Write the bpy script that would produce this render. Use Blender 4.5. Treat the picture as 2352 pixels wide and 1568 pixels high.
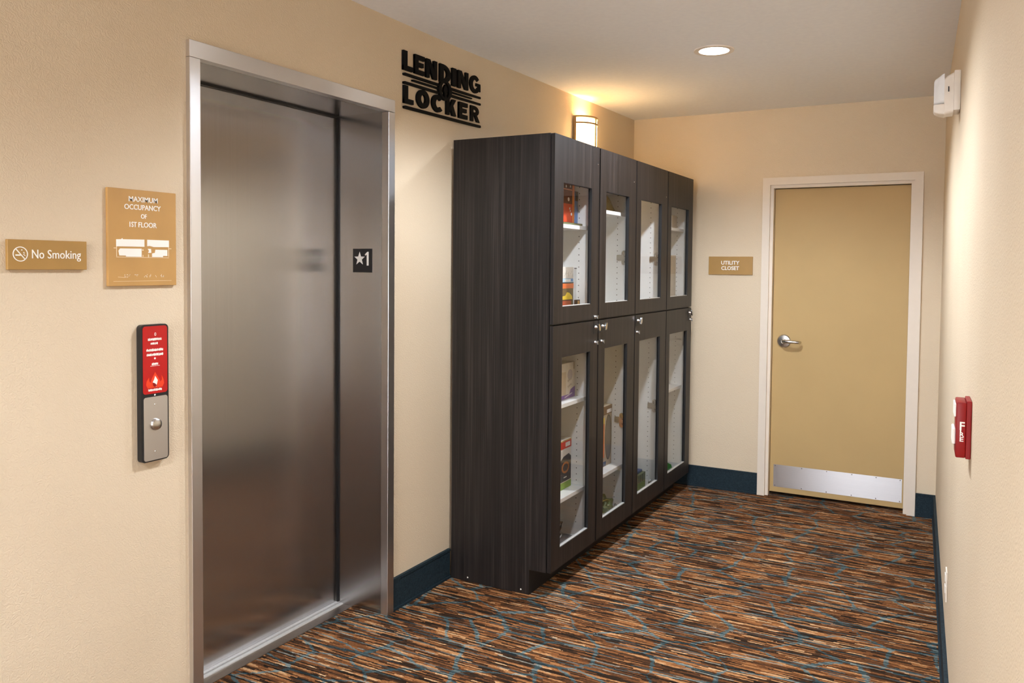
import bpy, bmesh, math, random
from mathutils import Vector, Matrix
for o in list(bpy.data.objects): bpy.data.objects.remove(o)
scn = bpy.context.scene
COL = scn.collection
random.seed(7)

# ------------------------------------------------------------------ camera
YAW, PITCH, ROLL = 0.4911, -0.0378, 0.0094
F_PX, SX, SY = 1872.34, 32.35, -101.24
cam_d = bpy.data.cameras.new('camera'); cam = bpy.data.objects.new('camera', cam_d); COL.objects.link(cam)
_r = Vector((math.cos(YAW), math.sin(YAW), 0)); _f = Vector((-math.sin(YAW), math.cos(YAW), 0)); _u = Vector((0, 0, 1))
f2 = _f*math.cos(PITCH) + _u*math.sin(PITCH); u2 = _u*math.cos(PITCH) - _f*math.sin(PITCH)
r3 = _r*math.cos(ROLL) + u2*math.sin(ROLL); u3 = u2*math.cos(ROLL) - _r*math.sin(ROLL)
M = Matrix((r3, u3, -f2)).transposed().to_4x4(); M.translation = (2.239, 0, 1.5622)
cam.matrix_world = M
cam_d.sensor_width = 36; cam_d.lens = F_PX/2352*36
cam_d.shift_x = -SX/2352; cam_d.shift_y = SY/2352; cam_d.clip_start = 0.02
scn.camera = cam

# ------------------------------------------------------------------ world and exposure
w = bpy.data.worlds.new('world'); scn.world = w; w.use_nodes = True
w.node_tree.nodes['Background'].inputs[0].default_value = (.95, 1.0, 1.06, 1)
w.node_tree.nodes['Background'].inputs[1].default_value = 5.0      # fill daylight, let in by the added lobby glazing
vs = scn.view_settings
vs.view_transform = 'Standard'; vs.look = 'None'; vs.gamma = 1; vs.use_curve_mapping = False
vs.exposure = 1.24
SPOT_W, SPOT_COL = 72.0, (.90, .975, 1.08)
LAMPS = [(1.121, 4.047), (1.2, 2.75), (1.2, -.30)]   # recessed ceiling lights along the corridor
ADDED_LAMPS = [(3.9, -.6), (3.9, -2.1), (1.3, -2.2)]  # unseen lamps added behind the camera for more bounce light

# ------------------------------------------------------------------ dimensions
H, LEN, W, RA = 2.646, 5.703, 2.125, 0.042
RT = math.tan(RA)
E0, E0I, E1I, E1 = 1.831, 1.873, 2.870, 2.914       # elevator frame along y
EZ, EZI, EP, ER = 2.287, 2.232, .0185, .262
D0, D1, DZ = 1.0225, 2.0108, 2.18                   # utility door frame along x
YC = [3.384, 3.922, 4.461, 5.031, 5.583]            # cabinet units along y
CX, DXF, ZC, ZB, ZM, TK = .548, .570, 2.179, .122, 1.290, .459
BEND, JOG = 3.42, .079
GX0, GX1, GZ0, GZ1 = .15, 1.95, .12, 2.5                # unseen lobby glazing, added to let fill light in
REND, BACK, LOBX = .95, -3.0, 5.0                    # right wall ends, lobby behind the camera
HB = .148
def rwx(y): return W + RT*(LEN - y)
def lwx(y): return 0 if y < BEND else JOG*(y-BEND)/(LEN-BEND)

# ------------------------------------------------------------------ node helpers
def new_mat(name):
    m = bpy.data.materials.new(name); m.use_nodes = True
    return m, m.node_tree.nodes, m.node_tree.links, m.node_tree.nodes['Principled BSDF']
def setp(b, col=None, rough=None, metal=None, spec=None):
    if col is not None: b.inputs['Base Color'].default_value = (*col, 1)
    if rough is not None: b.inputs['Roughness'].default_value = rough
    if metal is not None: b.inputs['Metallic'].default_value = metal
    if spec is not None: b.inputs['Specular IOR Level'].default_value = spec
def srgb(r, g, b):
    f = lambda c: (c/12.92 if c <= .04045 else ((c+.055)/1.055)**2.4)
    return (f(r/255), f(g/255), f(b/255))
def coords(n, l, scale=(1, 1, 1)):
    g = n.new('ShaderNodeNewGeometry'); m = n.new('ShaderNodeMapping'); m.vector_type = 'POINT'
    m.inputs['Scale'].default_value = scale; l.new(g.outputs['Position'], m.inputs['Vector']); return m.outputs['Vector']
def noise(n, l, vec, scale=1, detail=2, dist=0, rough=.5):
    t = n.new('ShaderNodeTexNoise'); t.inputs['Scale'].default_value = scale; t.inputs['Detail'].default_value = detail
    t.inputs['Distortion'].default_value = dist; t.inputs['Roughness'].default_value = rough
    l.new(vec, t.inputs['Vector']); return t
def ramp(n, l, fac, stops, interp='LINEAR'):
    r = n.new('ShaderNodeValToRGB'); r.color_ramp.interpolation = interp
    e = r.color_ramp.elements
    while len(e) < len(stops): e.new(.5)
    for k, (p, c) in enumerate(stops): e[k].position = p; e[k].color = (*c, 1) if len(c) == 3 else c
    l.new(fac, r.inputs['Fac']); return r
def bump(n, l, b, h, strength, dist):
    k = n.new('ShaderNodeBump'); k.inputs['Strength'].default_value = strength; k.inputs['Distance'].default_value = dist
    l.new(h, k.inputs['Height']); l.new(k.outputs['Normal'], b.inputs['Normal'])
def math_n(n, l, op, a, b):
    m = n.new('ShaderNodeMath'); m.operation = op
    for i, v in enumerate((a, b)):
        if isinstance(v, (int, float)): m.inputs[i].default_value = v
        else: l.new(v, m.inputs[i])
    return m.outputs[0]
def plain(name, col, rough=.5, metal=0, spec=.5, var=.06, sc=30):
    m, n, l, b = new_mat(name); setp(b, col, rough, metal, spec)
    t = noise(n, l, coords(n, l), sc, 3)
    lo = tuple(max(0, c*(1-var)) for c in col); hi = tuple(min(1, c*(1+var)) for c in col)
    l.new(ramp(n, l, t.outputs['Fac'], [(.3, lo), (.7, hi)]).outputs['Color'], b.inputs['Base Color'])
    return m

# ------------------------------------------------------------------ materials
MAT = {}
def wall_mat():
    m, n, l, b = new_mat('wall_vinyl'); setp(b, None, .62, 0, .25)
    v = coords(n, l)
    big = noise(n, l, v, 1.3, 2)
    l.new(ramp(n, l, big.outputs['Fac'], [(.3, srgb(220, 201, 173)), (.7, srgb(225, 207, 180))]).outputs['Color'], b.inputs['Base Color'])
    t = noise(n, l, v, 85, 2, 2.6)
    t2 = n.new('ShaderNodeTexWave'); t2.wave_type = 'BANDS'; t2.bands_direction = 'DIAGONAL'
    t2.inputs['Scale'].default_value = 34; t2.inputs['Distortion'].default_value = 16; t2.inputs['Detail'].default_value = 2.5; t2.inputs['Detail Scale'].default_value = 1.6
    l.new(v, t2.inputs['Vector'])
    s = math_n(n, l, 'ADD', math_n(n, l, 'MULTIPLY', t.outputs['Fac'], .8), math_n(n, l, 'MULTIPLY', t2.outputs['Fac'], .45))
    bump(n, l, b, s, .34, .0028)
    return m
MAT['wall'] = wall_mat()
def ceil_mat():
    m, n, l, b = new_mat('ceiling_paint'); setp(b, None, .9, 0, .2)
    t = noise(n, l, coords(n, l), 40, 3)
    l.new(ramp(n, l, t.outputs['Fac'], [(.3, srgb(242, 243, 247)), (.7, srgb(246, 247, 250))]).outputs['Color'], b.inputs['Base Color'])
    bump(n, l, b, noise(n, l, coords(n, l), 250, 2).outputs['Fac'], .1, .001)
    return m
MAT['ceiling'] = ceil_mat()
def carpet_mat():
    m, n, l, b = new_mat('carpet_pattern'); setp(b, None, .95, 0, .1)
    base = coords(n, l)
    wob = noise(n, l, base, 5, 2)
    sub = n.new('ShaderNodeVectorMath'); sub.operation = 'SUBTRACT'; l.new(wob.outputs['Color'], sub.inputs[0]); sub.inputs[1].default_value = (.5, .5, .5)
    sc = n.new('ShaderNodeVectorMath'); sc.operation = 'MULTIPLY'; l.new(sub.outputs[0], sc.inputs[0]); sc.inputs[1].default_value = (.02, .009, 0)
    fz = noise(n, l, base, 75, 2)
    sf = n.new('ShaderNodeVectorMath'); sf.operation = 'SUBTRACT'; l.new(fz.outputs['Color'], sf.inputs[0]); sf.inputs[1].default_value = (.5, .5, .5)
    mf = n.new('ShaderNodeVectorMath'); mf.operation = 'MULTIPLY_ADD'; l.new(sf.outputs[0], mf.inputs[0]); mf.inputs[1].default_value = (.05, .0085, 0); l.new(base, mf.inputs[2])
    add = n.new('ShaderNodeVectorMath'); add.operation = 'ADD'; l.new(mf.outputs[0], add.inputs[0]); l.new(sc.outputs[0], add.inputs[1])
    sep = n.new('ShaderNodeSeparateXYZ'); l.new(add.outputs[0], sep.inputs[0])
    def dashes(rows, seg_, seed):
        row = math_n(n, l, 'FLOOR', math_n(n, l, 'MULTIPLY', sep.outputs['Y'], rows), 0)
        w1 = n.new('ShaderNodeTexWhiteNoise'); w1.noise_dimensions = '1D'; l.new(math_n(n, l, 'ADD', row, seed), w1.inputs['W'])
        cell = math_n(n, l, 'FLOOR', math_n(n, l, 'ADD', math_n(n, l, 'MULTIPLY', sep.outputs['X'], seg_), math_n(n, l, 'MULTIPLY', w1.outputs['Value'], 57.0)), 0)
        cb = n.new('ShaderNodeCombineXYZ'); l.new(cell, cb.inputs['X']); l.new(row, cb.inputs['Y']); cb.inputs['Z'].default_value = seed
        w2 = n.new('ShaderNodeTexWhiteNoise'); w2.noise_dimensions = '3D'; l.new(cb.outputs[0], w2.inputs['Vector'])
        return w2.outputs['Value']
    v1, v2 = dashes(135, 6.5, 3.0), dashes(135, 17.0, 11.0)
    val = math_n(n, l, 'ADD', math_n(n, l, 'MULTIPLY', v1, .68), math_n(n, l, 'MULTIPLY', v2, .32))
    fuzz = noise(n, l, coords(n, l, (90, 420, 1)), 1, 2)
    val = math_n(n, l, 'ADD', val, math_n(n, l, 'MULTIPLY', math_n(n, l, 'SUBTRACT', fuzz.outputs['Fac'], .5), .38))
    br = ramp(n, l, val, [(.10, srgb(30, 23, 17)), (.34, srgb(54, 38, 26)), (.50, srgb(92, 58, 34)), (.66, srgb(132, 84, 48)), (.82, srgb(170, 120, 76)), (.96, srgb(204, 168, 126))])
    tealc = ramp(n, l, val, [(.15, srgb(28, 42, 46)), (.5, srgb(62, 86, 90)), (.85, srgb(118, 136, 134))])
    # vein network
    wob2 = noise(n, l, base, 3.2, 2)
    sub2 = n.new('ShaderNodeVectorMath'); sub2.operation = 'SUBTRACT'; l.new(wob2.outputs['Color'], sub2.inputs[0]); sub2.inputs[1].default_value = (.5, .5, .5)
    sc2 = n.new('ShaderNodeVectorMath'); sc2.operation = 'MULTIPLY'; l.new(sub2.outputs[0], sc2.inputs[0]); sc2.inputs[1].default_value = (.12, .10, 0)
    add2 = n.new('ShaderNodeVectorMath'); add2.operation = 'ADD'; mf2 = n.new('ShaderNodeVectorMath'); mf2.operation = 'MULTIPLY_ADD'; l.new(sf.outputs[0], mf2.inputs[0]); mf2.inputs[1].default_value = (.035, .016, 0); l.new(base, mf2.inputs[2]); l.new(mf2.outputs[0], add2.inputs[0]); l.new(sc2.outputs[0], add2.inputs[1])
    vm = n.new('ShaderNodeMapping'); vm.inputs['Scale'].default_value = (4.0, 6.4, 1); l.new(add2.outputs[0], vm.inputs['Vector'])
    vo = n.new('ShaderNodeTexVoronoi'); vo.voronoi_dimensions = '2D'; vo.feature = 'DISTANCE_TO_EDGE'; vo.inputs['Scale'].default_value = 1; l.new(vm.outputs['Vector'], vo.inputs['Vector'])
    gap = noise(n, l, base, 4.5, 2)
    thr = ramp(n, l, gap.outputs['Fac'], [(.30, (0.012,)*3), (.60, (.046,)*3)])
    vein = math_n(n, l, 'LESS_THAN', vo.outputs['Distance'], thr.outputs['Color'])
    dash = math_n(n, l, 'GREATER_THAN', dashes(135, 5.0, 23.0), .90)
    mask = math_n(n, l, 'MAXIMUM', math_n(n, l, 'MULTIPLY', vein, .88), math_n(n, l, 'MULTIPLY', dash, .7))
    mx = n.new('ShaderNodeMix'); mx.data_type = 'RGBA'; l.new(mask, mx.inputs['Factor']); l.new(br.outputs['Color'], mx.inputs['A']); l.new(tealc.outputs['Color'], mx.inputs['B'])
    l.new(mx.outputs['Result'], b.inputs['Base Color'])
    bump(n, l, b, val, .35, .004)
    return m
MAT['carpet'] = carpet_mat()
def base_mat():
    m, n, l, b = new_mat('baseboard_teal'); setp(b, None, .7, 0, .25)
    v = coords(n, l)
    t = noise(n, l, v, 70, 3, 2.2)
    l.new(ramp(n, l, t.outputs['Fac'], [(.35, srgb(23, 36, 44)), (.65, srgb(36, 53, 62))]).outputs['Color'], b.inputs['Base Color'])
    bump(n, l, b, t.outputs['Fac'], .35, .003)
    return m
MAT['base'] = base_mat()
def steel_mat(name, col, rough, aniso, rot, grain):
    m, n, l, b = new_mat(name); setp(b, col, rough, 1.0)
    b.inputs['Anisotropic'].default_value = aniso; b.inputs['Anisotropic Rotation'].default_value = rot
    tg = n.new('ShaderNodeTangent'); tg.direction_type = 'UV_MAP'; tg.uv_map = 'UVMap'; l.new(tg.outputs[0], b.inputs['Tangent'])
    t = noise(n, l, coords(n, l, grain), 1, 3)
    lo = tuple(c*.97 for c in col); hi = tuple(min(1, c*1.03) for c in col)
    l.new(ramp(n, l, t.outputs['Fac'], [(.3, lo), (.7, hi)]).outputs['Color'], b.inputs['Base Color'])
    return m
MAT['steel_door'] = steel_mat('brushed_steel_door', srgb(184, 182, 182), .24, .85, 0.0, (200, 200, 1))
MAT['steel_frame'] = steel_mat('brushed_steel_frame', srgb(220, 218, 218), .30, .4, 0.25, (4, 4, 4))
MAT['steel_kick'] = steel_mat('brushed_steel_kick', srgb(176, 172, 172), .30, .92, .25, (6, 900, 900))
MAT['chrome'] = plain('satin_chrome', srgb(205, 203, 200), .25, 1, .5, .03)
MAT['sill'] = plain('sill_aluminium', srgb(226, 225, 223), .5, .55, .5, .05, 80)
MAT['sill_dark'] = plain('sill_brown_steel', srgb(150, 140, 132), .35, 1, .5, .05, 60)
def laminate():
    m, n, l, b = new_mat('dark_wood_laminate'); setp(b, None, .45, 0, .3)
    t = noise(n, l, coords(n, l, (150, 150, 1.6)), 1, 3, .2, .65)
    t2 = noise(n, l, coords(n, l, (28, 28, .7)), 1, 2)
    s = math_n(n, l, 'ADD', math_n(n, l, 'MULTIPLY', t.outputs['Fac'], .65), math_n(n, l, 'MULTIPLY', t2.outputs['Fac'], .35))
    l.new(ramp(n, l, s, [(.36, srgb(24, 20, 19)), (.52, srgb(36, 31, 29)), (.66, srgb(58, 51, 48))]).outputs['Color'], b.inputs['Base Color'])
    bump(n, l, b, t.outputs['Fac'], .08, .001)
    return m
MAT['lam'] = laminate()
MAT['black'] = plain('black_edge', (.008, .008, .009), .5)
MAT['letter'] = plain('matt_black_letter', (.004, .004, .004), .7, 0, .12)
MAT['rubber'] = plain('black_plastic', (.012, .012, .013), .4)
MAT['melamine'] = plain('white_melamine', srgb(236, 235, 231), .45, 0, .4, .01)
MAT['hole'] = plain('pin_hole_dark', srgb(70, 66, 60), .8)
def glass_mat():
    m, n, l, b = new_mat('clear_glass'); n.remove(b)
    tr = n.new('ShaderNodeBsdfTransparent'); tr.inputs[0].default_value = (.975, .975, .975, 1)
    gl = n.new('ShaderNodeBsdfGlossy'); gl.inputs['Roughness'].default_value = .02
    lw = n.new('ShaderNodeLayerWeight'); lw.inputs['Blend'].default_value = .5
    fr5 = math_n(n, l, 'ADD', math_n(n, l, 'MULTIPLY', math_n(n, l, 'POWER', lw.outputs['Facing'], 5.0), .9), .02)
    t = noise(n, l, coords(n, l), 3, 2); k = ramp(n, l, t.outputs['Fac'], [(.3, (.85,)*3), (.7, (1,)*3)])
    mx = n.new('ShaderNodeMixShader'); l.new(math_n(n, l, 'MULTIPLY', fr5, k.outputs['Color']), mx.inputs[0])
    l.new(tr.outputs[0], mx.inputs[1]); l.new(gl.outputs[0], mx.inputs[2]); l.new(mx.outputs[0], n['Material Output'].inputs['Surface'])
    return m
MAT['glass'] = glass_mat()
MAT['gold'] = plain('gold_sign', srgb(194, 149, 86), .42, 0, .5, .05, 9)
MAT['gold2'] = plain('dark_gold_sign', srgb(172, 132, 70), .42, 0, .5, .05, 9)
MAT['ink'] = plain('white_lettering', srgb(250, 246, 238), .5, 0, .4, .01)
MAT['red'] = plain('red_enamel', srgb(190, 14, 16), .35, 0, .5, .08, 20)
MAT['red_dark'] = plain('red_cast_metal', srgb(140, 4, 6), .45, 0, .35, .06, 30)
MAT['flame'] = plain('orange_flame', srgb(238, 66, 26), .5)
MAT['slab'] = plain('door_tan_paint', srgb(194, 164, 112), .5, 0, .3, .03, 3)
MAT['frame'] = plain('door_frame_paint', srgb(232, 219, 203), .45, 0, .4, .01)
MAT['white_pl'] = plain('white_plastic', srgb(236, 226, 214), .4, 0, .4, .02)
MAT['bronze'] = plain('bronze_trim', srgb(168, 132, 84), .45, 0)
def lens_mat():
    m, n, l, b = new_mat('clear_lens'); setp(b, (.95, .95, .96), .12, 0, .8)
    b.inputs['Transmission Weight'].default_value = .08
    t = n.new('ShaderNodeTexWave'); t.inputs['Scale'].default_value = 14; t.inputs['Distortion'].default_value = 6; l.new(coords(n, l), t.inputs['Vector'])
    bump(n, l, b, t.outputs['Fac'], .4, .003); return m
MAT['lens'] = lens_mat()
def emit(name, col, s):
    m, n, l, b = new_mat(name); setp(b, col, .5)
    t = noise(n, l, coords(n, l), 12, 1); r = ramp(n, l, t.outputs['Fac'], [(.2, tuple(c*.96 for c in col)), (.8, col)])
    l.new(r.outputs['Color'], b.inputs['Emission Color']); b.inputs['Emission Strength'].default_value = s; return m
MAT['lamp'] = emit('downlight_glow', (1, .97, .92), 6)
MAT['shade'] = emit('sconce_glass_glow', (1, .66, .30), 7.5)
_pl = {}
def pm(name, rgb, rough=.5):
    if name not in _pl: _pl[name] = plain(name, srgb(*rgb), rough)
    return _pl[name]

# ------------------------------------------------------------------ mesh helpers
class MB:
    def __init__(s): s.bm = bmesh.new()
    def box(s, x0, x1, y0, y1, z0, z1, bev=0, seg=2):
        g = bmesh.ops.create_cube(s.bm, size=1)
        for v in g['verts']: v.co = Vector(((x0+x1)/2+v.co.x*(x1-x0), (y0+y1)/2+v.co.y*(y1-y0), (z0+z1)/2+v.co.z*(z1-z0)))
        if bev: 
            es = list({e for v in g['verts'] for e in v.link_edges})
            bmesh.ops.bevel(s.bm, geom=es, offset=bev, segments=seg, affect='EDGES', profile=.5)
        return s
    def poly(s, pts, d, fr):
        """extrude a polygon (2D pts) by d along the frame normal; fr maps (u,v,w)->world"""
        a = [s.bm.verts.new(fr(u, v, 0)) for u, v in pts]; b = [s.bm.verts.new(fr(u, v, d)) for u, v in pts]
        n = len(pts)
        try:
            s.bm.faces.new(b); s.bm.faces.new(a[::-1])
            for i in range(n): s.bm.faces.new((a[i], a[(i+1) % n], b[(i+1) % n], b[i]))
        except ValueError: pass
        return s
    def ring(s, out, inn, d, fr, closed=True):
        n = len(out); m = n if closed else n-1
        V = [[s.bm.verts.new(fr(u, v, w_)) for u, v in c] for c in (out, inn) for w_ in (0, d)]
        oa, ob, ia, ib = V
        for i in range(m):
            j = (i+1) % n
            for q in ((ob[i], ob[j], ib[j], ib[i]), (oa[j], oa[i], ia[i], ia[j]), (oa[i], oa[j], ob[j], ob[i]), (ia[j], ia[i], ib[i], ib[j])): s.bm.faces.new(q)
        if not closed:
            for i in (0, n-1): s.bm.faces.new((oa[i], ob[i], ib[i], ia[i]))
        return s
    def lathe(s, prof, fr, seg=32, cap=True):
        """prof: list of (radius, height); fr(u,v,w) with w=height"""
        R = []
        for r, h in prof: R.append([s.bm.verts.new(fr(r*math.cos(2*math.pi*i/seg), r*math.sin(2*math.pi*i/seg), h)) for i in range(seg)])
        for a, b in zip(R, R[1:]):
            for i in range(seg): s.bm.faces.new((a[i], a[(i+1) % seg], b[(i+1) % seg], b[i]))
        if cap: s.bm.faces.new(R[0][::-1]); s.bm.faces.new(R[-1])
        return s
    def tube(s, pts, rad, seg=10):
        pts = [Vector(p) for p in pts]; R = []
        rads = rad if isinstance(rad, (list, tuple)) else [rad]*len(pts)
        up = Vector((0, 0, 1))
        for i, p in enumerate(pts):
            t = (pts[min(i+1, len(pts)-1)]-pts[max(i-1, 0)]).normalized()
            a = t.cross(up if abs(t.z) < .95 else Vector((1, 0, 0))).normalized(); b = t.cross(a)
            R.append([s.bm.verts.new(p+(a*math.cos(2*math.pi*k/seg)+b*math.sin(2*math.pi*k/seg))*rads[i]) for k in range(seg)])
        for a, b in zip(R, R[1:]):
            for k in range(seg): s.bm.faces.new((a[k], a[(k+1) % seg], b[(k+1) % seg], b[k]))
        s.bm.faces.new(R[0][::-1]); s.bm.faces.new(R[-1]); return s
    def mesh(s, me, fr):
        b2 = bmesh.new(); b2.from_mesh(me)
        mp = {v: s.bm.verts.new(fr(*v.co)) for v in b2.verts}
        for f in b2.faces:
            try: s.bm.faces.new([mp[v] for v in f.verts])
            except ValueError: pass
        b2.free(); return s
    def xf(s, fn):
        for v in s.bm.verts: v.co = Vector(fn(*v.co))
        return s
    def build(s, name, mat, parent=None, smooth=False, loc=None):
        bm = s.bm
        bmesh.ops.recalc_face_normals(bm, faces=bm.faces[:])
        uv = bm.loops.layers.uv.new('UVMap')
        for f in bm.faces:
            n = f.normal; k = max(range(3), key=lambda i: abs(n[i]))
            for lp in f.loops:
                c = lp.vert.co
                lp[uv].uv = (c.y, c.z) if k == 0 else ((c.x, c.z) if k == 1 else (c.x, c.y))
            f.smooth = smooth
        o = Vector(WPOS[parent.name]) if parent else Vector(loc or (0, 0, 0))
        for v in bm.verts: v.co -= o
        me = bpy.data.meshes.new(name); bm.to_mesh(me); bm.free()
        me.materials.append(MAT[mat] if isinstance(mat, str) else mat)
        ob = bpy.data.objects.new(name, me); COL.objects.link(ob)
        if parent: ob.parent = parent
        else: ob.location = o
        WPOS[ob.name] = tuple(o)
        if smooth and hasattr(me, 'set_sharp_from_angle'): me.set_sharp_from_angle(angle=.6)
        return ob
WPOS = {}
def tag(o, label, cat, group=None, kind=None):
    o['label'] = label; o['category'] = cat
    if group: o['group'] = group
    if kind: o['kind'] = kind
    return o
def thing(name, loc, label, cat, group=None, kind=None):
    o = bpy.data.objects.new(name, None); COL.objects.link(o); o.location = loc; o.empty_display_size = .05
    WPOS[o.name] = tuple(loc); return tag(o, label, cat, group, kind)
# frames: (right, up, out) -> world
def FL(x, y=0, z=0): return lambda u, v, w_: Vector((x+w_, y+u, z+v))         # faces +x (left wall, cabinet fronts)
def FB(yy, x=0, z=0): return lambda u, v, w_: Vector((x+u, yy-w_, z+v))       # faces -y (back wall)
def FD(z, x=0, y=0): return lambda u, v, w_: Vector((x+u, y+v, z-w_))         # faces down
def FU(z, x=0, y=0): return lambda u, v, w_: Vector((x+u, y+v, z+w_))         # faces up
_tc = {}
def text_mesh(s, extrude=.001, bold=0):
    cu = bpy.data.curves.new('lettering', 'FONT'); cu.body = s; cu.extrude = extrude; cu.offset = bold; cu.resolution_u = 3
    ob = bpy.data.objects.new('lettering', cu); COL.objects.link(ob)
    dg = bpy.context.evaluated_depsgraph_get(); me = bpy.data.meshes.new_from_object(ob.evaluated_get(dg))
    bpy.data.objects.remove(ob); bpy.data.curves.remove(cu); return me
def text(mb, s, u0, u1, v0, v1, fr, d=.0012, bold=.012):
    """fit a line of text into the rectangle u0..u1, v0..v1 (cap height box)"""
    me = text_mesh(s, 1, bold)
    xs = [v.co.x for v in me.vertices]; ys = [v.co.y for v in me.vertices]
    a, b, c, e = min(xs), max(xs), min(ys), max(ys)
    mb.mesh(me, lambda x, y, z: fr(u0+(x-a)/(b-a)*(u1-u0), v0+(y-c)/(e-c)*(v1-v0), (z+1)/2*d))
    bpy.data.meshes.remove(me); return mb
def circ(cx, cy, r, n=32, ry=None, a0=0, a1=2*math.pi, end=False):
    ry = ry or r; k = n-1 if end else n
    return [(cx+r*math.cos(a0+(a1-a0)*i/k), cy+ry*math.sin(a0+(a1-a0)*i/k)) for i in range(n)]
def rrect(u0, u1, v0, v1, r, n=6):
    p = []
    for cx, cy, a in ((u1-r, v1-r, 0), (u0+r, v1-r, 90), (u0+r, v0+r, 180), (u1-r, v0+r, 270)):
        p += [(cx+r*math.cos(math.radians(a+90*i/n)), cy+r*math.sin(math.radians(a+90*i/n))) for i in range(n+1)]
    return p
def struct(o, label, cat): return tag(o, label, cat, kind='structure')

# ================================================================== THE SETTING
fl = MB(); fl.poly([(-.185, E0I-.04), (-.185, E1I+.04), (0, E1I+.04), (0, BEND), (JOG, LEN), (D0+.05, LEN), (D0+.05, LEN+.12), (D1-.05, LEN+.12), (D1-.05, LEN), (rwx(LEN), LEN), (rwx(REND), REND), (LOBX, REND), (LOBX, BACK), (0, BACK), (0, E0I-.04)], -.1, FU(0))
struct(fl.build('floor', 'carpet'), 'brown and orange streaked carpet with teal crackle lines', 'floor')
ce = MB(); holes = []
ce.poly([(-.3, BACK-.2), (LOBX+.2, BACK-.2), (LOBX+.2, REND+.3), (W+.6, REND+.3), (W+.6, LEN+.2), (-.3, LEN+.2)], .1, FU(H))
struct(ce.build('ceiling', 'ceiling'), 'plain off-white painted corridor ceiling', 'ceiling')
wl = MB()
wl.box(-.3, 0, BACK, E0I, 0, H); wl.box(-.3, 0, E0I, E1I+.012, EZI+.012, H); wl.box(-.3, 0, E1I+.012, BEND, 0, H)
wl.poly([(-.3, BEND), (-.3, LEN+.2), (JOG, LEN+.2), (JOG, LEN), (0, BEND)], H, FU(0))
struct(wl.build('wall_left', 'wall'), 'beige textured vinyl wall holding elevator and signs', 'wall')
wb = MB()
wb.box(JOG, D0+.03, LEN, LEN+.2, 0, H); wb.box(D1-.03, W+.5, LEN, LEN+.2, 0, H); wb.box(D0+.03, D1-.03, LEN, LEN+.2, DZ-.03, H)
struct(wb.build('wall_back', 'wall'), 'beige end wall around the utility closet door', 'wall')
wr = MB(); wr.poly([(rwx(LEN), LEN), (rwx(LEN)+.4, LEN), (rwx(REND)+.3, REND+.15), (rwx(REND)+.3, REND), (rwx(REND), REND)][::-1], H, FU(0))
struct(wr.build('wall_right', 'wall'), 'beige textured wall with fire strobe and pull station', 'wall')
wn = MB(); wn.box(rwx(REND)+.3, LOBX, REND, REND+.15, 0, H); wn.box(LOBX, LOBX+.15, BACK, REND+.15, 0, H); wn.box(-.3, GX0, BACK-.15, BACK, 0, H); wn.box(GX1, LOBX+.15, BACK-.15, BACK, 0, H); wn.box(GX0, GX1, BACK-.15, BACK, GZ1, H); wn.box(GX0, GX1, BACK-.15, BACK, 0, GZ0)
struct(wn.build('wall_lobby', 'wall'), 'beige lobby walls behind the camera', 'wall')
gw = thing('added_window', ((GX0+GX1)/2, BACK-.075, GZ0), 'added unseen glazing behind the camera letting fill daylight in', 'window', kind='structure')
NP = 2
for i in range(NP+1):
    x = GX0+(GX1-GX0-.05)*i/NP; MB().box(x, x+.05, BACK-.11, BACK-.04, GZ0, GZ1).build('mullion', 'steel_frame', gw)
for z in (GZ0, GZ1-.05): MB().box(GX0+.05, GX1-.05, BACK-.11, BACK-.04, z, z+.05).build('rail', 'steel_frame', gw)
for i in range(NP):
    x = GX0+(GX1-GX0-.05)*i/NP; MB().box(x+.05, x+(GX1-GX0-.05)/NP, BACK-.079, BACK-.073, GZ0+.05, GZ1-.05).build('pane', 'glass', gw)
pd = bpy.data.lights.new('daylight_portal', 'AREA'); pd.shape = 'RECTANGLE'; pd.size = GX1-GX0; pd.size_y = GZ1-GZ0; pd.cycles.is_portal = True  # samples the daylight through the added glazing
po = bpy.data.objects.new('daylight_portal', pd); COL.objects.link(po); po.location = ((GX0+GX1)/2, BACK-.14, (GZ0+GZ1)/2); po.rotation_euler = (math.pi/2, 0, math.pi); po.rotation_euler = (-math.pi/2, 0, 0)
def baseboard(name, runs, label):
    mb = MB()
    for (xa, ya), (xb, yb), (nx, ny) in runs:
        for t, z0, z1 in ((.011, 0, HB-.012), (.014, HB-.012, HB)):
            mb.poly([(xa, ya), (xb, yb), (xb+nx*t, yb+ny*t), (xa+nx*t, ya+ny*t)], z1-z0, FU(z0))
        mb.poly([(xa, ya), (xb, yb), (xb+nx*.017, yb+ny*.017), (xa+nx*.017, ya+ny*.017)], .012, FU(0))
    struct(mb.build(name, 'base'), label, 'baseboard')
baseboard('baseboard_left', [((0, E1+.001), (0, YC[0]-.001), (1, 0)), ((0, BACK), (0, E0-.001), (1, 0))], 'dark teal baseboard between elevator and cabinets')
baseboard('baseboard_back', [((JOG+.02, LEN), (D0-.002, LEN), (0, -1)), ((D1+.002, LEN), (rwx(LEN), LEN), (0, -1))], 'dark teal baseboard on both sides of closet door')
baseboard('baseboard_right', [((rwx(REND), REND), (rwx(LEN), LEN), (-1, -RT))], 'dark teal baseboard running along right wall')

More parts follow.
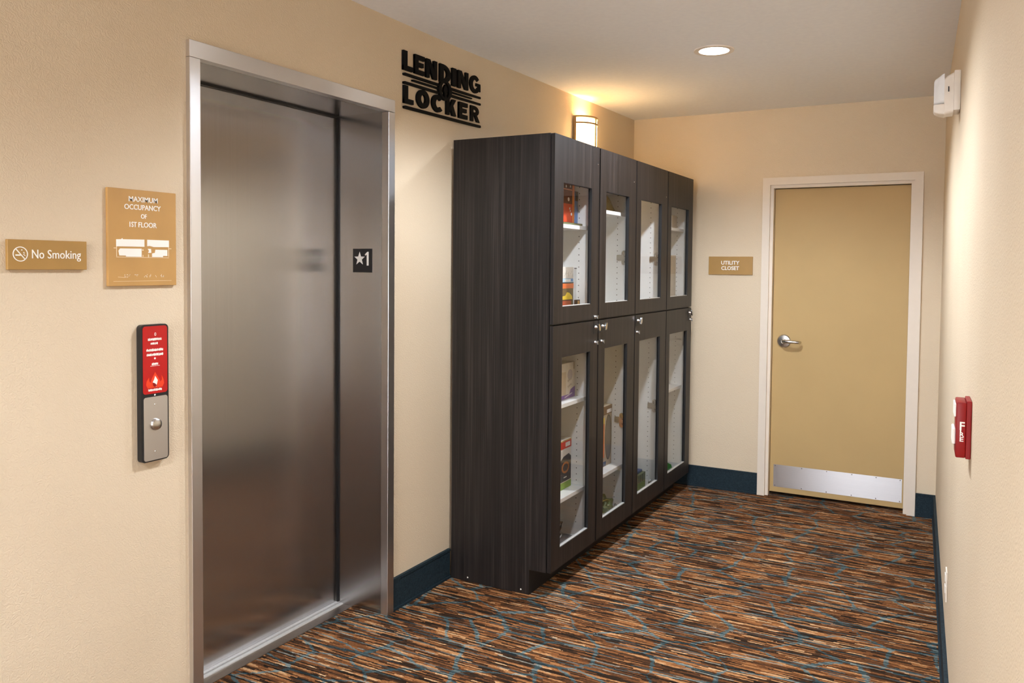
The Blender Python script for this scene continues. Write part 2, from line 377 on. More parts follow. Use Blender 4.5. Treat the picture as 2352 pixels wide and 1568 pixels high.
# ------------------------------------------------------------------ elevator (door_1)
el = thing('door_1', (0, (E0I+E1I)/2, 0), 'brushed stainless steel elevator door with wide steel frame', 'elevator', kind='structure')
MB().box(-.02, EP, E0, E1, EZI, EZ, .0015).build('frame_head', 'steel_frame', el)
MB().box(-.02, EP, E0, E0I, 0, EZI-.0006, .0015).build('jamb', 'steel_frame', el)
MB().box(-.02, EP, E1I, E1, 0, EZI-.0006, .0015).build('jamb', 'steel_frame', el)
MB().box(-ER, -.02, E1I, E1I+.012, 0, EZI).build('return_panel', 'steel_door', el)
MB().box(-ER, -.02, E0I-.012, E0I, 0, EZI).build('return_panel', 'steel_door', el)
MB().box(-ER, -.02, E0I, E1I, EZI, EZI+.012).build('soffit_panel', 'steel_door', el)
MB().box(-ER-.05, -ER-.012, E0I-.1, E1I-.006, .008, EZI+.1).build('door_panel', 'steel_door', el)
MB().box(-ER-.08, -ER-.055, E0I-.1, E1I+.1, 0, EZI+.12).build('shaft_lining', 'black', el)
sl = MB().box(-ER-.01, -.185, E0I, E1I, -.02, .002).build('sill_plate', 'sill_dark', el)
MB().box(-ER-.012, -ER+.004, E0I, E1I, -.02, .010, .001).box(-ER+.010, -ER+.026, E0I, E1I, -.02, .007, .001).build('sill_rail', 'sill', sl)
MB().box(-ER-.011, -ER+.002, E1I-.007, E1I-.0002, .01, EZI-.0005).box(-ER-.011, -ER+.002, E0I, E1I-.007, EZI-.008, EZI-.0005).build('gap_shade_strip', 'black', el)  # black strips paint the shade in the gap around the door panel
# floor indicator plate on the return
st = thing('floor_marker', (-.126, E1I-.001, 1.529), 'small black plate with white star and 1 beside elevator door', 'sign')
MB().box(-.180, -.072, E1I-.002, E1I-.0001, 1.529, 1.635, .0005, 1).build('plate', 'rubber', st)
mb = MB(); fr = FB(E1I-.002)
sp = []
for i in range(10):
    r = .031 if i % 2 == 0 else .0125; a = math.pi/2+i*math.pi/5; sp.append((-.141+r*math.cos(a), 1.590+r*math.sin(a)))
mb.poly(sp, .0012, fr); mb.build('star_symbol', 'ink', st)
mb = MB(); mb.poly([(-.1005, 1.560), (-.0905, 1.560), (-.0905, 1.621), (-.0975, 1.621), (-.1115, 1.609), (-.1085, 1.604), (-.1005, 1.609)], .0012, fr); mb.build('numeral', 'ink', st)

# ------------------------------------------------------------------ utility door (door_2)
ud = thing('door_2', ((D0+D1)/2, LEN, 0), 'tan utility closet door with pale frame and steel kick plate', 'door', kind='structure')
FW = .050
def mitred(mb, u0, u1, v1, wd, d, fr, side):
    if side == 'l': mb.poly([(u0, 0), (u0+wd, 0), (u0+wd, v1-wd), (u0, v1)], d, fr)
    if side == 'r': mb.poly([(u1, 0), (u1, v1), (u1-wd, v1-wd), (u1-wd, 0)], d, fr)
    if side == 't': mb.poly([(u0, v1), (u0+wd, v1-wd), (u1-wd, v1-wd), (u1, v1)], d, fr)
for sd, nm in (('l', 'frame_casing'), ('r', 'frame_casing'), ('t', 'frame_casing')):
    mb = MB(); mitred(mb, D0, D1, DZ, FW-.0006, .034, FB(LEN+.018), sd); mb.build(nm, 'frame', ud)
i0, i1, iz = D0+FW, D1-FW, DZ-FW
for sd in 'lrt':
    mb = MB(); mitred(mb, i0-.001, i1+.001, iz+.001, .021, .05, FB(LEN+.055), sd); mb.build('frame_jamb', 'frame', ud)
MB().box(D0-.05, D1+.05, LEN+.2, LEN+.21, -.1, DZ+.1).box(D0, D1, LEN+.1, LEN+.21, -.06, -.002).build('dark_backing', 'black', ud)  # unseen black sheets added to keep outside light from the door gaps
sx0, sx1, sz1 = i0+.0225, i1-.0225, iz-.024
slab = MB().box(sx0, sx1, LEN+.048, LEN+.092, .022, sz1, .001, 1).build('door_slab', 'slab', ud)
kp = MB().box(1.120, 1.930, LEN+.0465, LEN+.048, .058, .212).build('kick_plate', 'steel_kick', ud)
for x in (1.131, 1.307, 1.468, 1.626, 1.775, 1.918):
    for z in (.066, .204): MB().lathe([(.004, 0), (.003, .0012)], FB(LEN+.0465, x, z), 10).build('screw', 'sill_dark', kp)
hd = MB().lathe([(.046, 0), (.046, .004), (.040, .010), (.018, .014), (.014, .032), (.011, .05)], FB(LEN+.048, 1.172, 1.068), 32).build('door_handle', 'chrome', ud, smooth=True)
pts = [(1.172, LEN-.002, 1.070), (1.190, LEN-.012, 1.071), (1.215, LEN-.015, 1.070), (1.245, LEN-.014, 1.069), (1.272, LEN-.010, 1.068), (1.282, LEN+.004, 1.067), (1.284, LEN+.014, 1.067)]
MB().tube(pts, [.012, .0125, .011, .010, .010, .010, .009], 12).build('lever', 'chrome', hd, smooth=True)

# ------------------------------------------------------------------ recessed ceiling lights
def downlight(x, y, label):
    t = thing('ceiling_light', (x, y, H), label, 'light', 'recessed ceiling lights')
    mb = MB(); fr = FD(H, x, y)
    mb.ring(circ(0, 0, .098, 48), circ(0, 0, .074, 48), .006, fr); mb.build('trim_ring', 'white_pl', t)
    MB().lathe([(.074, -.0), (.074, .0045)], fr, 48).build('diffuser', 'lamp', t)
    ld = bpy.data.lights.new('downlight_lamp', 'SPOT'); ld.energy = SPOT_W; ld.color = SPOT_COL; ld.shadow_soft_size = .055
    ld.spot_size = math.radians(150); ld.spot_blend = .5
    lo = bpy.data.objects.new('downlight_lamp', ld); COL.objects.link(lo); lo.parent = t; lo.location = (0, 0, -.015)
downlight(*LAMPS[0], 'round recessed ceiling light glowing white in front of cabinets')
downlight(*LAMPS[1], 'round recessed ceiling light in front of the elevator')
downlight(*LAMPS[2], 'round recessed ceiling light between elevator and lobby')
for (x, y), lb in zip(ADDED_LAMPS, ('beside the right wall end', 'in the far right corner', 'near the rear wall')): downlight(x, y, 'added unseen ceiling light over the lobby '+lb)

# ------------------------------------------------------------------ wall sconce
SCY, SCX = 4.825, lwx(4.825)+.002
sc = thing('wall_sconce', (SCX, SCY, 2.10), 'glowing half-round wall sconce with bronze bands above the cabinets', 'lamp')
def half(a, d, n=24): return [(d*math.sin(math.pi*i/(n-1)), -a*math.cos(math.pi*i/(n-1))) for i in range(n)]
fr = lambda z: (lambda u, v, w_: Vector((SCX+.004+u, SCY+v, z+w_)))
MB().box(SCX, SCX+.006, SCY-.122, SCY+.122, 2.105, 2.518, .001, 1).build('back_plate', 'bronze', sc)
mb = MB(); mb.ring(half(.115, .093), half(.111, .089), .385, fr(2.12), closed=False); mb.build('glass_shade', 'shade', sc, smooth=True)
for z in (2.508, 2.468, 2.105):
    mb = MB(); mb.ring(half(.121, .099), half(.115, .093), .010, fr(z), closed=False); mb.build('band', 'bronze', sc)
for k in (0, 11, 21):
    mb = MB(); o = half(.120, .098); i_ = half(.114, .092)
    mb.ring(o[k:k+2], i_[k:k+2], .40, fr(2.11), closed=False); mb.build('bar', 'bronze', sc)
for dz, en, sz in ((2.42, 2.8, 92),):
    ld = bpy.data.lights.new('sconce_lamp', 'SPOT'); ld.energy = en; ld.color = (1, .66, .30); ld.shadow_soft_size = .03; ld.spot_size = math.radians(sz); ld.spot_blend = .8
    lo = bpy.data.objects.new('sconce_lamp', ld); COL.objects.link(lo); lo.parent = sc; lo.location = (.07, 0, dz-2.10); lo.rotation_euler = (math.pi, math.radians(-42), 0)

# ================================================================== LOCKER CABINETS
WIN_U, WIN_L = (1.374, 1.962), (.216, 1.133)
SF = .512                                            # shelf front
def pane_door(name, parent, y0, y1, z0, z1, wy0, wy1, wz, knob=None):
    """door of four rails around a glass pane; y0..y1, z0..z1 outer, wy/wz window"""
    x0, x1 = CX+.004, DXF
    mb = MB()
    mb.box(x0, x1, y0, wy0, z0, z1); mb.box(x0, x1, wy1, y1, z0, z1)
    mb.box(x0, x1, wy0, wy1, z0, wz[0]); mb.box(x0, x1, wy0, wy1, wz[1], z1)
    d = mb.build(name, 'lam', parent)
    mb = MB()                                        # thin dark lining of the window opening
    e = .0015
    mb.box(x0-.002, x1-.0005, wy0, wy0+e, *wz); mb.box(x0-.002, x1-.0005, wy1-e, wy1, *wz)
    mb.box(x0-.002, x1-.0005, wy0, wy1, wz[1]-e, wz[1])
    mb.build('window_lining', 'black', d)
    MB().box(x0-.002, x1-.004, wy0, wy1, wz[0], wz[0]+.003).build('window_bead', 'sill', d)
    MB().box(x0+.002, x0+.006, wy0+e, wy1-e, wz[0]+.003, wz[1]-e).build('glass_pane', 'glass', d)
    return d
def knob(parent, y, z, plate_side):
    x = DXF
    MB().box(x, x+.0015, y-.030 if plate_side < 0 else y-.022, y+.022 if plate_side < 0 else y+.030, z-.032, z+.030, .0005, 1).build('latch_plate', 'black', parent)
    MB().lathe([(.011, .0015), (.009, .008), (.0065, .012), (.0065, .018)], FL(x, y, z), 16).build('knob_stem', 'chrome', parent, smooth=True)
    mb = MB(); a_ = math.radians(28 if plate_side > 0 else -28)
    mb.poly([(u*math.cos(a_)-v*math.sin(a_), u*math.sin(a_)+v*math.cos(a_)) for u, v in [(-.007, .017), (-.003, .021), (.004, .020), (.009, .008), (.012, -.006), (.008, -.016), (0, -.020), (-.009, -.016), (-.012, -.004), (-.009, .006)]], .009, FL(x+.017, y, z))
    mb.build('thumb_turn', 'chrome', parent)
def lock(parent, y, z):
    MB().lathe([(.010, 0), (.010, .004), (.008, .010), (.007, .016)], FL(DXF, y, z), 16).box(DXF+.012, DXF+.022, y-.0015, y+.0015, z-.011, z+.009).build('key_lock', 'chrome', parent)
def hinge(parent, y, z):
    mb = MB()
    fr = lambda u, v, w_: Vector((u, y-w_, z+v))
    mb.poly(rrect(.462, .502, -.017, .015, .004, 3), .008, fr); mb.poly(rrect(.494, .524, -.044, .040, .0145, 5), .012, fr)
    mb.ring(rrect(.498, .520, .004, .037, .0105, 5), rrect(.502, .516, .010, .032, .0065, 5), .018, fr)
    mb.poly(rrect(.500, CX+.002, -.012, .004, .003, 3), .022, fr); mb.lathe([(.006, .012), (.005, .016)], lambda u, v, w_: Vector((.509+u, y-w_, z-.026+v)), 10)
    mb.build('hinge', 'chrome', parent)
WINY = [(3.487, 3.822), (4.011, 4.346), (4.541, 4.914), (5.104, 5.480)]
SHELVES = [[1.773, .884, .411], [1.875, .415], [], [1.833, .740]]
DESC = ['dark wood locker cabinet nearest the elevator, full side panel showing', 'dark wood locker cabinet second from the elevator, latch beside its neighbour',
        'dark wood locker cabinet third from the elevator, mostly empty inside', 'dark wood locker cabinet nearest the utility closet door']
CAB = []
for k in range(4):
    ya, yb = YC[k]+.0006, YC[k+1]-.0006
    c = thing('locker_cabinet', (CX/2, (ya+yb)/2, 0), DESC[k], 'cabinet', 'row of lending locker cabinets')
    CAB.append(c)
    bx = JOG+.012 if k else .017; t = .018
    def side(y0, y1, name, mat='lam', bx=bx):
        mb = MB(); fr = lambda u, v, w_: Vector((u, y0+w_, v))
        mb.poly([(bx, .001), (TK, .001), (TK, ZB), (CX, ZB), (CX, ZC), (bx, ZC)], y1-y0, fr); return mb.build(name, mat, c)
    side(ya, ya+.009, 'side_panel'); side(yb-.009, yb, 'side_panel')
    xb = JOG+.016
    # white interior lining, one board per face
    MB().box(xb, CX-.001, ya+.009, ya+t, ZB+.018, ZC-.018).build('inner_side', 'melamine', c)
    MB().box(xb, CX-.001, yb-t, yb-.009, ZB+.018, ZC-.018).build('inner_side', 'melamine', c)
    MB().box(xb, CX-.001, ya+.009, yb-.009, ZB, ZB+.018).build('bottom_board', 'melamine', c)
    MB().box(xb, CX-.001, ya+t, yb-t, ZM-.009, ZM+.009).build('middle_board', 'melamine', c)
    MB().box(xb, xb+.008, ya+t, yb-t, ZB+.018, ZC-.018).build('back_board', 'melamine', c)
    MB().box(xb, CX, ya+.009, yb-.009, ZC-.018, ZC).build('top_board', 'lam', c)
    MB().box(TK-.018, TK-.0005, ya+.009, yb-.009, .001, ZB).build('toe_kick', 'black', c)
    MB().box(CX-.001, CX+.0005, ya+.0095, ya+t, ZB, ZC).box(CX-.001, CX+.0005, yb-t, yb-.0095, ZB, ZC).box(CX-.001, CX+.0005, ya+t, yb-t, ZM-.012, ZM+.012).build('edge_shade_band', 'black', c)  # board edges, black so the gaps between doors look shaded
    for z in SHELVES[k]: MB().box(xb+.01, SF, ya+t+.001, yb-t-.001, z-.020, z, .001, 1).build('shelf', 'melamine', c)
    mb = MB()
    for zz in [ZB+.09+.032*i for i in range(31)]+[ZM+.08+.032*i for i in range(24)]:
        if zz > ZC-.07 or abs(zz-ZM) < .06: continue
        for x in (.463, .17): mb.lathe([(.0028, 0), (.0028, .0006)], lambda u, v, w_, x=x, zz=zz: Vector((x+u, yb-t-w_, zz+v)), 8)
    h = mb.build('shelf_pin_holes', 'hole', c); h['kind'] = 'stuff'
    # doors
    dy0, dy1 = ya+.0062, yb-.0062
    up = pane_door('upper_door', c, dy0, dy1, ZM+.0045, ZC-.001, *WINY[k], WIN_U)
    lo_ = pane_door('lower_door', c, dy0, dy1, ZB, ZM-.0045, *WINY[k], WIN_L)
    ky = [dy1-.032, dy0+.045, dy0+.040, dy1-.050][k]; ps = [-1, 1, 1, -1][k]
    knob(lo_, ky, 1.252, -ps); lock(lo_, [dy1-.040, dy0+.030, dy0+.020, dy1-.040][k], [1.174, 1.174, 1.186, 1.205][k])
    if k == 0: lock(up, dy1-.045, 1.306)
    for z in (1.83,): 
        if k < 3: MB().lathe([(.0035, 0), (.0025, .002)], FL(DXF, [dy1-.02, dy1-.035, dy1-.03][k], 2.09-.04*k), 10).build('screw_head', 'chrome', up)
    if k in (1, 2):
        for z in (1.62, .675): hinge(c, yb-t, z)
# small bright screws low on the end panel
for x, z in ((.115, .020), (.415, .020)):
    MB().lathe([(.004, 0), (.003, .002)], FB(YC[0]+.0006, x, z), 10).build('screw_head', 'ink', CAB[0])

# ------------------------------------------------------------------ things inside the lockers
def carton(name, label, x0, x1, y0, y1, z0, z1, mat, cat='box', group=None):
    t = thing(name, ((x0+x1)/2, (y0+y1)/2, z0), label, cat, group)
    MB().box(x0, x1, y0, y1, z0, z1, .0012, 1).build('carton', mat, t)
    return t
def patch(t, name, x, y0, y1, z0, z1, mat, d=.001):
    return MB().box(x, x+d, y0, y1, z0, z1).build(name, mat, t)
def pat(t, name, x, pts, mat, d=.001): return MB().poly(pts, d, FL(x)).build(name, mat, t)
C1 = pm
# upper 1, shelf at 1.773
Z1 = 1.774
t = carton('game_box', 'red and orange boxed game standing on top shelf of nearest locker', .30, .452, 3.56, 3.862, Z1+.013, 1.985, C1('print_red_orange', (214, 70, 34)))
patch(t, 'orange_edge', .452, 3.838, 3.862, Z1+.013, 1.985, C1('print_orange', (236, 128, 44)))
patch(t, 'dark_panel', .452, 3.70, 3.836, 1.885, 1.984, C1('print_maroon', (92, 36, 18)))
patch(t, 'light_strip', .453, 3.72, 3.83, 1.955, 1.960, C1('print_salmon', (214, 130, 90)))
for y, z, r in ((3.79, 1.908, .010), (3.805, 1.862, .006), (3.812, 1.850, .005), (3.825, 1.834, .008), (3.76, 1.972, .007), (3.81, 1.975, .006)): pat(t, 'printed_figure', .453, circ(y, z, r, 12), C1('print_white', (235, 228, 220)))
t = carton('blue_box', 'narrow blue box standing beside red game box on top shelf', .30, .456, 3.864, 3.899, Z1+.013, 1.955, C1('print_blue', (96, 140, 196)))
patch(t, 'dark_top', .456, 3.865, 3.898, 1.905, 1.954, C1('print_navy', (26, 34, 44)))
t = carton('flat_case', 'thin dark olive case lying flat along shelf front of nearest locker', .29, .490, 3.55, 3.885, Z1, Z1+.012, C1('olive_dark', (66, 68, 44)), 'case')
MB().box(.4905, .4915, 3.56, 3.875, Z1+.004, Z1+.008).build('pale_edge', C1('olive_light', (120, 124, 84)), t)
# upper 1 bottom (stack)
Z0 = ZM+.0095
t = carton('toy_box', 'brown boxed toy with yellow and red picture, bottom of stack', .28, .450, 3.58, 3.868, Z0, 1.478, C1('print_brown', (112, 92, 58)))
patch(t, 'orange_band', .450, 3.58, 3.868, 1.452, 1.477, C1('print_orange2', (238, 120, 60)))
pat(t, 'yellow_picture', .450, [(3.72, 1.395), (3.855, 1.395), (3.85, 1.412), (3.815, 1.430), (3.79, 1.432), (3.77, 1.415), (3.72, 1.410)], C1('print_yellow', (236, 200, 50)))
patch(t, 'red_picture', .450, 3.70, 3.84, 1.345, 1.388, C1('print_brick', (184, 80, 50)))
patch(t, 'dark_line', .450, 3.70, 3.85, 1.388, 1.394, C1('print_umber', (90, 40, 24)))
t = carton('flat_box', 'pale blue flat box lying between cream box and brown toy box', .28, .450, 3.58, 3.868, 1.4788, 1.502, C1('print_sky', (186, 214, 228)))
patch(t, 'dark_base', .450, 3.58, 3.868, 1.479, 1.484, C1('print_slate', (56, 58, 70)))
patch(t, 'blue_mark', .450, 3.835, 3.86, 1.488, 1.501, C1('print_blue', (96, 140, 196)))
patch(t, 'white_mark', .450, 3.76, 3.83, 1.486, 1.498, C1('print_white', (235, 228, 220)))
t = carton('cream_box', 'cream box topping the stack in nearest upper locker', .28, .450, 3.58, 3.868, 1.5028, 1.562, C1('print_cream', (226, 218, 206)))
for i in range(9): patch(t, 'small_print', .450, 3.755+.012*i, 3.761+.012*i, 1.514+.006*(i % 4), 1.520+.006*(i*7 % 5), C1('print_greige', (196, 186, 172)), .0006)
t = carton('white_box', 'narrow white box standing against locker side next to stack', .26, .452, 3.870, 3.902, Z0, 1.560, C1('print_paper', (236, 235, 232)))
patch(t, 'dark_lid_line', .452, 3.871, 3.901, 1.553, 1.557, C1('print_slate', (56, 58, 70)))
t = carton('small_tin', 'tiny brown and gold tin in front of white box', .462, .478, 3.852, 3.892, Z0, 1.392, C1('print_dark_brown', (58, 40, 26)), 'tin')
patch(t, 'gold_label', .478, 3.861, 3.884, Z0+.05, Z0+.088, C1('print_gold', (214, 156, 84)))
# upper 2 : olive mesh bag on the shelf
t = thing('folded_bag', (.40, 4.33, 1.876), 'olive mesh bag slumped on top shelf of second locker', 'bag')
mb = MB(); P_ = [(4.14, 0), (4.42, 0), (4.41, .035), (4.37, .085), (4.32, .112), (4.22, .118), (4.15, .09)]
rows = []
for x, s_ in ((.30, .5), (.34, .9), (.40, 1.0), (.445, .85), (.462, .45)):
    rows.append([mb.bm.verts.new((x, 4.28+(y-4.28)*(.8+.2*s_), 1.8762+z*s_)) for y, z in P_])
for a, b in zip(rows, rows[1:]):
    for i in range(len(P_)): mb.bm.faces.new((a[i], a[(i+1) % 7], b[(i+1) % 7], b[i]))
mb.bm.faces.new(rows[0]); mb.bm.faces.new(rows[-1][::-1])
mb.build('bag_body', C1('olive_mesh', (110, 92, 46)), t)
mb = MB()
for i in range(4): mb.tube([(.458-.004*i, 4.22+.045*i, 1.885), (.452, 4.23+.04*i, 1.93), (.42, 4.25+.035*i, 1.972)], .002, 6)
mb.build('cord', C1('cord_tan', (160, 130, 70)), t)
# lower 1
zs = .8845
t = carton('purple_box', 'white box with purple base printed with a brush, upper shelf', .30, .458, 3.58, 3.882, zs, 1.068, C1('print_ivory', (230, 222, 210)))
pat(t, 'purple_print', .458, [(3.59, zs+.001), (3.881, zs+.001), (3.881, .940), (3.83, .928), (3.815, .905), (3.59, .905)], C1('print_purple', (128, 92, 178)))
MB().tube([(.459, 3.755, .893), (.459, 3.845, .908)], .003, 6).build('brush_print', C1('print_lilac', (222, 208, 236)), t)
pat(t, 'round_emblem', .458, circ(3.822, 1.005, .028, 20), C1('print_greylilac', (196, 188, 196)))
patch(t, 'picture_panel', .458, 3.70, 3.772, .907, 1.025, C1('print_beige', (212, 196, 172)))
for i in range(6): pat(t, 'picture_mark', .4583, circ(3.80+.016*(i % 3), .945+.018*(i//3)+.004*i, .006, 8), C1('print_greige', (196, 186, 172)))
patch(t, 'lid_seam', .458, 3.865, 3.870, 1.03, 1.067, C1('print_tan', (150, 116, 80)))
zs = .4115
t = carton('headset_box', 'boxed headset with red top band and green base, lower shelf', .30, .446, 3.58, 3.872, zs, .668, C1('print_ivory', (230, 222, 210)))
patch(t, 'red_band', .446, 3.58, 3.8715, .622, .660, C1('print_red', (214, 62, 36)))
patch(t, 'top_edge', .446, 3.58, 3.8715, .660, .667, C1('print_buff', (206, 178, 120)))
patch(t, 'green_base', .446, 3.58, 3.8715, zs+.001, .447, C1('print_green', (134, 166, 70)))
patch(t, 'white_panel', .4465, 3.80, 3.855, .630, .652, C1('print_white', (235, 228, 220)))
pat(t, 'dark_shape', .4465, [(3.71, .452), (3.868, .452), (3.868, .572), (3.84, .590), (3.78, .582), (3.735, .560), (3.74, .530), (3.715, .515)], C1('print_charcoal', (62, 60, 62)))
mb = MB(); mb.ring(circ(3.80, .523, .045, 20, .030), circ(3.80, .523, .032, 20, .019), .001, FL(.4475)); mb.build('orange_ring', C1('print_copper', (176, 110, 58)), t)
patch(t, 'white_mark', .4475, 3.78, 3.815, .470, .475, C1('print_white', (235, 228, 220)))
# lower 1 bottom : grey mat with loop
zb = ZB+.0185
t = thing('folded_mat', (.42, 3.70, zb), 'dark grey folded bag with loop handle at bottom of nearest locker', 'bag')
mb = MB(); nx, ny = 9, 12; G = []
for i in range(nx):
    G.append([])
    for j in range(ny):
        u, v = i/(nx-1), j/(ny-1); x = .24+.27*u; y = 3.45+.44*v
        zz = .004+.030*math.sin(math.pi*min(1, u*1.02))**.6*(math.sin(math.pi*v)**.4)+.006*math.sin(9*u+5*v)+.004*math.sin(17*v)
        G[-1].append(mb.bm.verts.new((x, y, zb+max(.002, zz))))
B = [[mb.bm.verts.new((v.co.x, v.co.y, zb+.0005)) for v in r] for r in G]
for g, flip in ((G, 0), (B, 1)):
    for i in range(nx-1):
        for j in range(ny-1): mb.bm.faces.new((g[i][j], g[i+1][j], g[i+1][j+1], g[i][j+1]))
edge = [(i, 0) for i in range(nx)]+[(nx-1, j) for j in range(1, ny)]+[(i, ny-1) for i in range(nx-2, -1, -1)]+[(0, j) for j in range(ny-2, 0, -1)]
for a, b in zip(edge, edge[1:]+edge[:1]): mb.bm.faces.new((G[a[0]][a[1]], G[b[0]][b[1]], B[b[0]][b[1]], B[a[0]][a[1]]))
mb.build('mat_body', C1('grey_nylon', (84, 82, 82)), t, smooth=True)
MB().tube([(.41, 3.74, zb+.02), (.415, 3.765, zb+.07), (.42, 3.80, zb+.092), (.42, 3.822, zb+.085), (.418, 3.815, zb+.06), (.414, 3.78, zb+.025)], .006, 8).build('loop_handle', C1('grey_strap', (66, 60, 54)), t, smooth=True)
mb = MB()
for i in range(4): mb.tube([(.47-.03*i, 3.66+.04*i, zb+.036), (.46-.03*i, 3.72+.045*i, zb+.041), (.44-.02*i, 3.78+.03*i, zb+.036)], .003, 6)
mb.build('pale_print', C1('print_silver', (176, 176, 178)), t)
# lower 2
zs = .4155
t = carton('boot_box', 'tall brown box with oval dark picture on second locker shelf', .30, .450, 4.16, 4.424, zs, .765, C1('print_taupe', (176, 158, 134)))
mb = MB(); mb.poly(circ(4.372, .580, .042, 24, .125), .001, FL(.450)); mb.build('oval_picture', C1('print_smoke', (104, 98, 92)), t)
mb = MB(); mb.ring(circ(4.372, .580, .048, 24, .133), circ(4.372, .580, .042, 24, .125), .0012, FL(.450)); mb.build('oval_border', C1('print_umber2', (70, 56, 44)), t)
patch(t, 'orange_stripe', .450, 4.25, 4.312, .47, .665, C1('print_orange3', (226, 120, 50)))
patch(t, 'yellow_patch', .450, 4.25, 4.312, .665, .700, C1('print_yellow', (236, 200, 50)))
patch(t, 'blue_patch', .450, 4.25, 4.34, zs+.004, .445, C1('print_denim', (58, 78, 110)))
patch(t, 'brown_top', .450, 4.16, 4.4235, .715, .764, C1('print_walnut', (106, 72, 44)))
patch(t, 'label_bars', .4512, 4.345, 4.415, .722, .742, C1('print_white', (235, 228, 220)))
def crumple(name, label, cx, cy, cz, rx, ry, rz, mat, cat, seed):
    t = thing(name, (cx, cy, cz), label, cat); rnd = random.Random(seed)
    mb = MB(); bmesh.ops.create_icosphere(mb.bm, subdivisions=3, radius=1)
    for v in mb.bm.verts:
        n_ = 1+.22*math.sin(5*v.co.x+seed)*math.sin(4*v.co.y+2*seed)+.12*math.sin(9*v.co.z+7*v.co.y)
        v.co = Vector((cx+v.co.x*rx*n_, cy+v.co.y*ry*n_, cz+max(0, (v.co.z+.55)/1.55)*rz*n_))
    mb.build('pouch_body', mat, t, smooth=True); return t
t = crumple('mesh_pouch', 'green mesh pouch at bottom of second locker', .42, 4.365, zb+.001, .055, .062, .085, C1('green_mesh', (112, 122, 76)), 'bag', 1)
MB().tube([(.440, 4.32, zb+.072), (.455, 4.35, zb+.078), (.458, 4.385, zb+.066)], .003, 6).build('draw_cord', C1('cord_yellow', (196, 186, 96)), t)
t = thing('wire_clip', (.486, 4.405, zb), 'small silver spring clip beside green pouch', 'clip')
MB().box(.476, .496, 4.385, 4.425, zb+.001, zb+.006).tube([(.486, 4.39, zb+.006), (.486, 4.39, zb+.035), (.486, 4.405, zb+.045), (.486, 4.42, zb+.035), (.486, 4.42, zb+.006)], .003, 6).build('clip_body', 'chrome', t)
# lower 3
t = carton('toy_case', 'grey-green lidded case with blue top at bottom of third locker', .33, .462, 4.62, 4.985, zb+.001, zb+.105, C1('case_sage', (126, 128, 92)), 'case')
MB().box(.35, .447, 4.66, 4.965, zb+.106, zb+.122, .003).build('blue_lid', C1('lid_blue', (74, 84, 118)), t)
patch(t, 'green_front', .462, 4.63, 4.975, zb+.006, zb+.05, C1('front_green', (112, 136, 60)))
for i in range(6): patch(t, 'front_rib', .462, 4.75+.035*i, 4.760+.035*i, zb+.055, zb+.10, C1('rib_grey', (90, 88, 76)), .002)
t = thing('wire_clip', (.495, 4.975, zb), 'small silver spring clip beside grey-green case', 'clip')
MB().box(.480, .510, 4.955, 4.995, zb+.001, zb+.008).tube([(.495, 4.96, zb+.008), (.495, 4.962, zb+.045), (.495, 4.975, zb+.056), (.495, 4.988, zb+.045), (.495, 4.99, zb+.008)], .005, 8).build('clip_body', 'chrome', t)
# lower 4
crumple('green_plant_toy', 'bright green crumpled toy at bottom of farthest locker', .45, 5.40, zb+.001, .045, .075, .070, C1('leaf_green', (66, 140, 52)), 'toy', 3)
# upper 4
t = carton('tan_box', 'tan box standing on top shelf of farthest locker', .32, .468, 5.24, 5.545, 1.8335, 1.925, C1('box_tan', (190, 168, 138)))
patch(t, 'white_edge', .468, 5.40, 5.43, 1.836, 1.922, C1('print_white', (235, 228, 220)))
t = carton('beige_box', 'pale beige box under the shelf of farthest locker', .32, .470, 5.24, 5.525, Z0, 1.650, C1('box_beige', (206, 192, 168)))
patch(t, 'gold_strip', .470, 5.345, 5.385, 1.53, 1.645, C1('print_mustard', (190, 160, 92)))

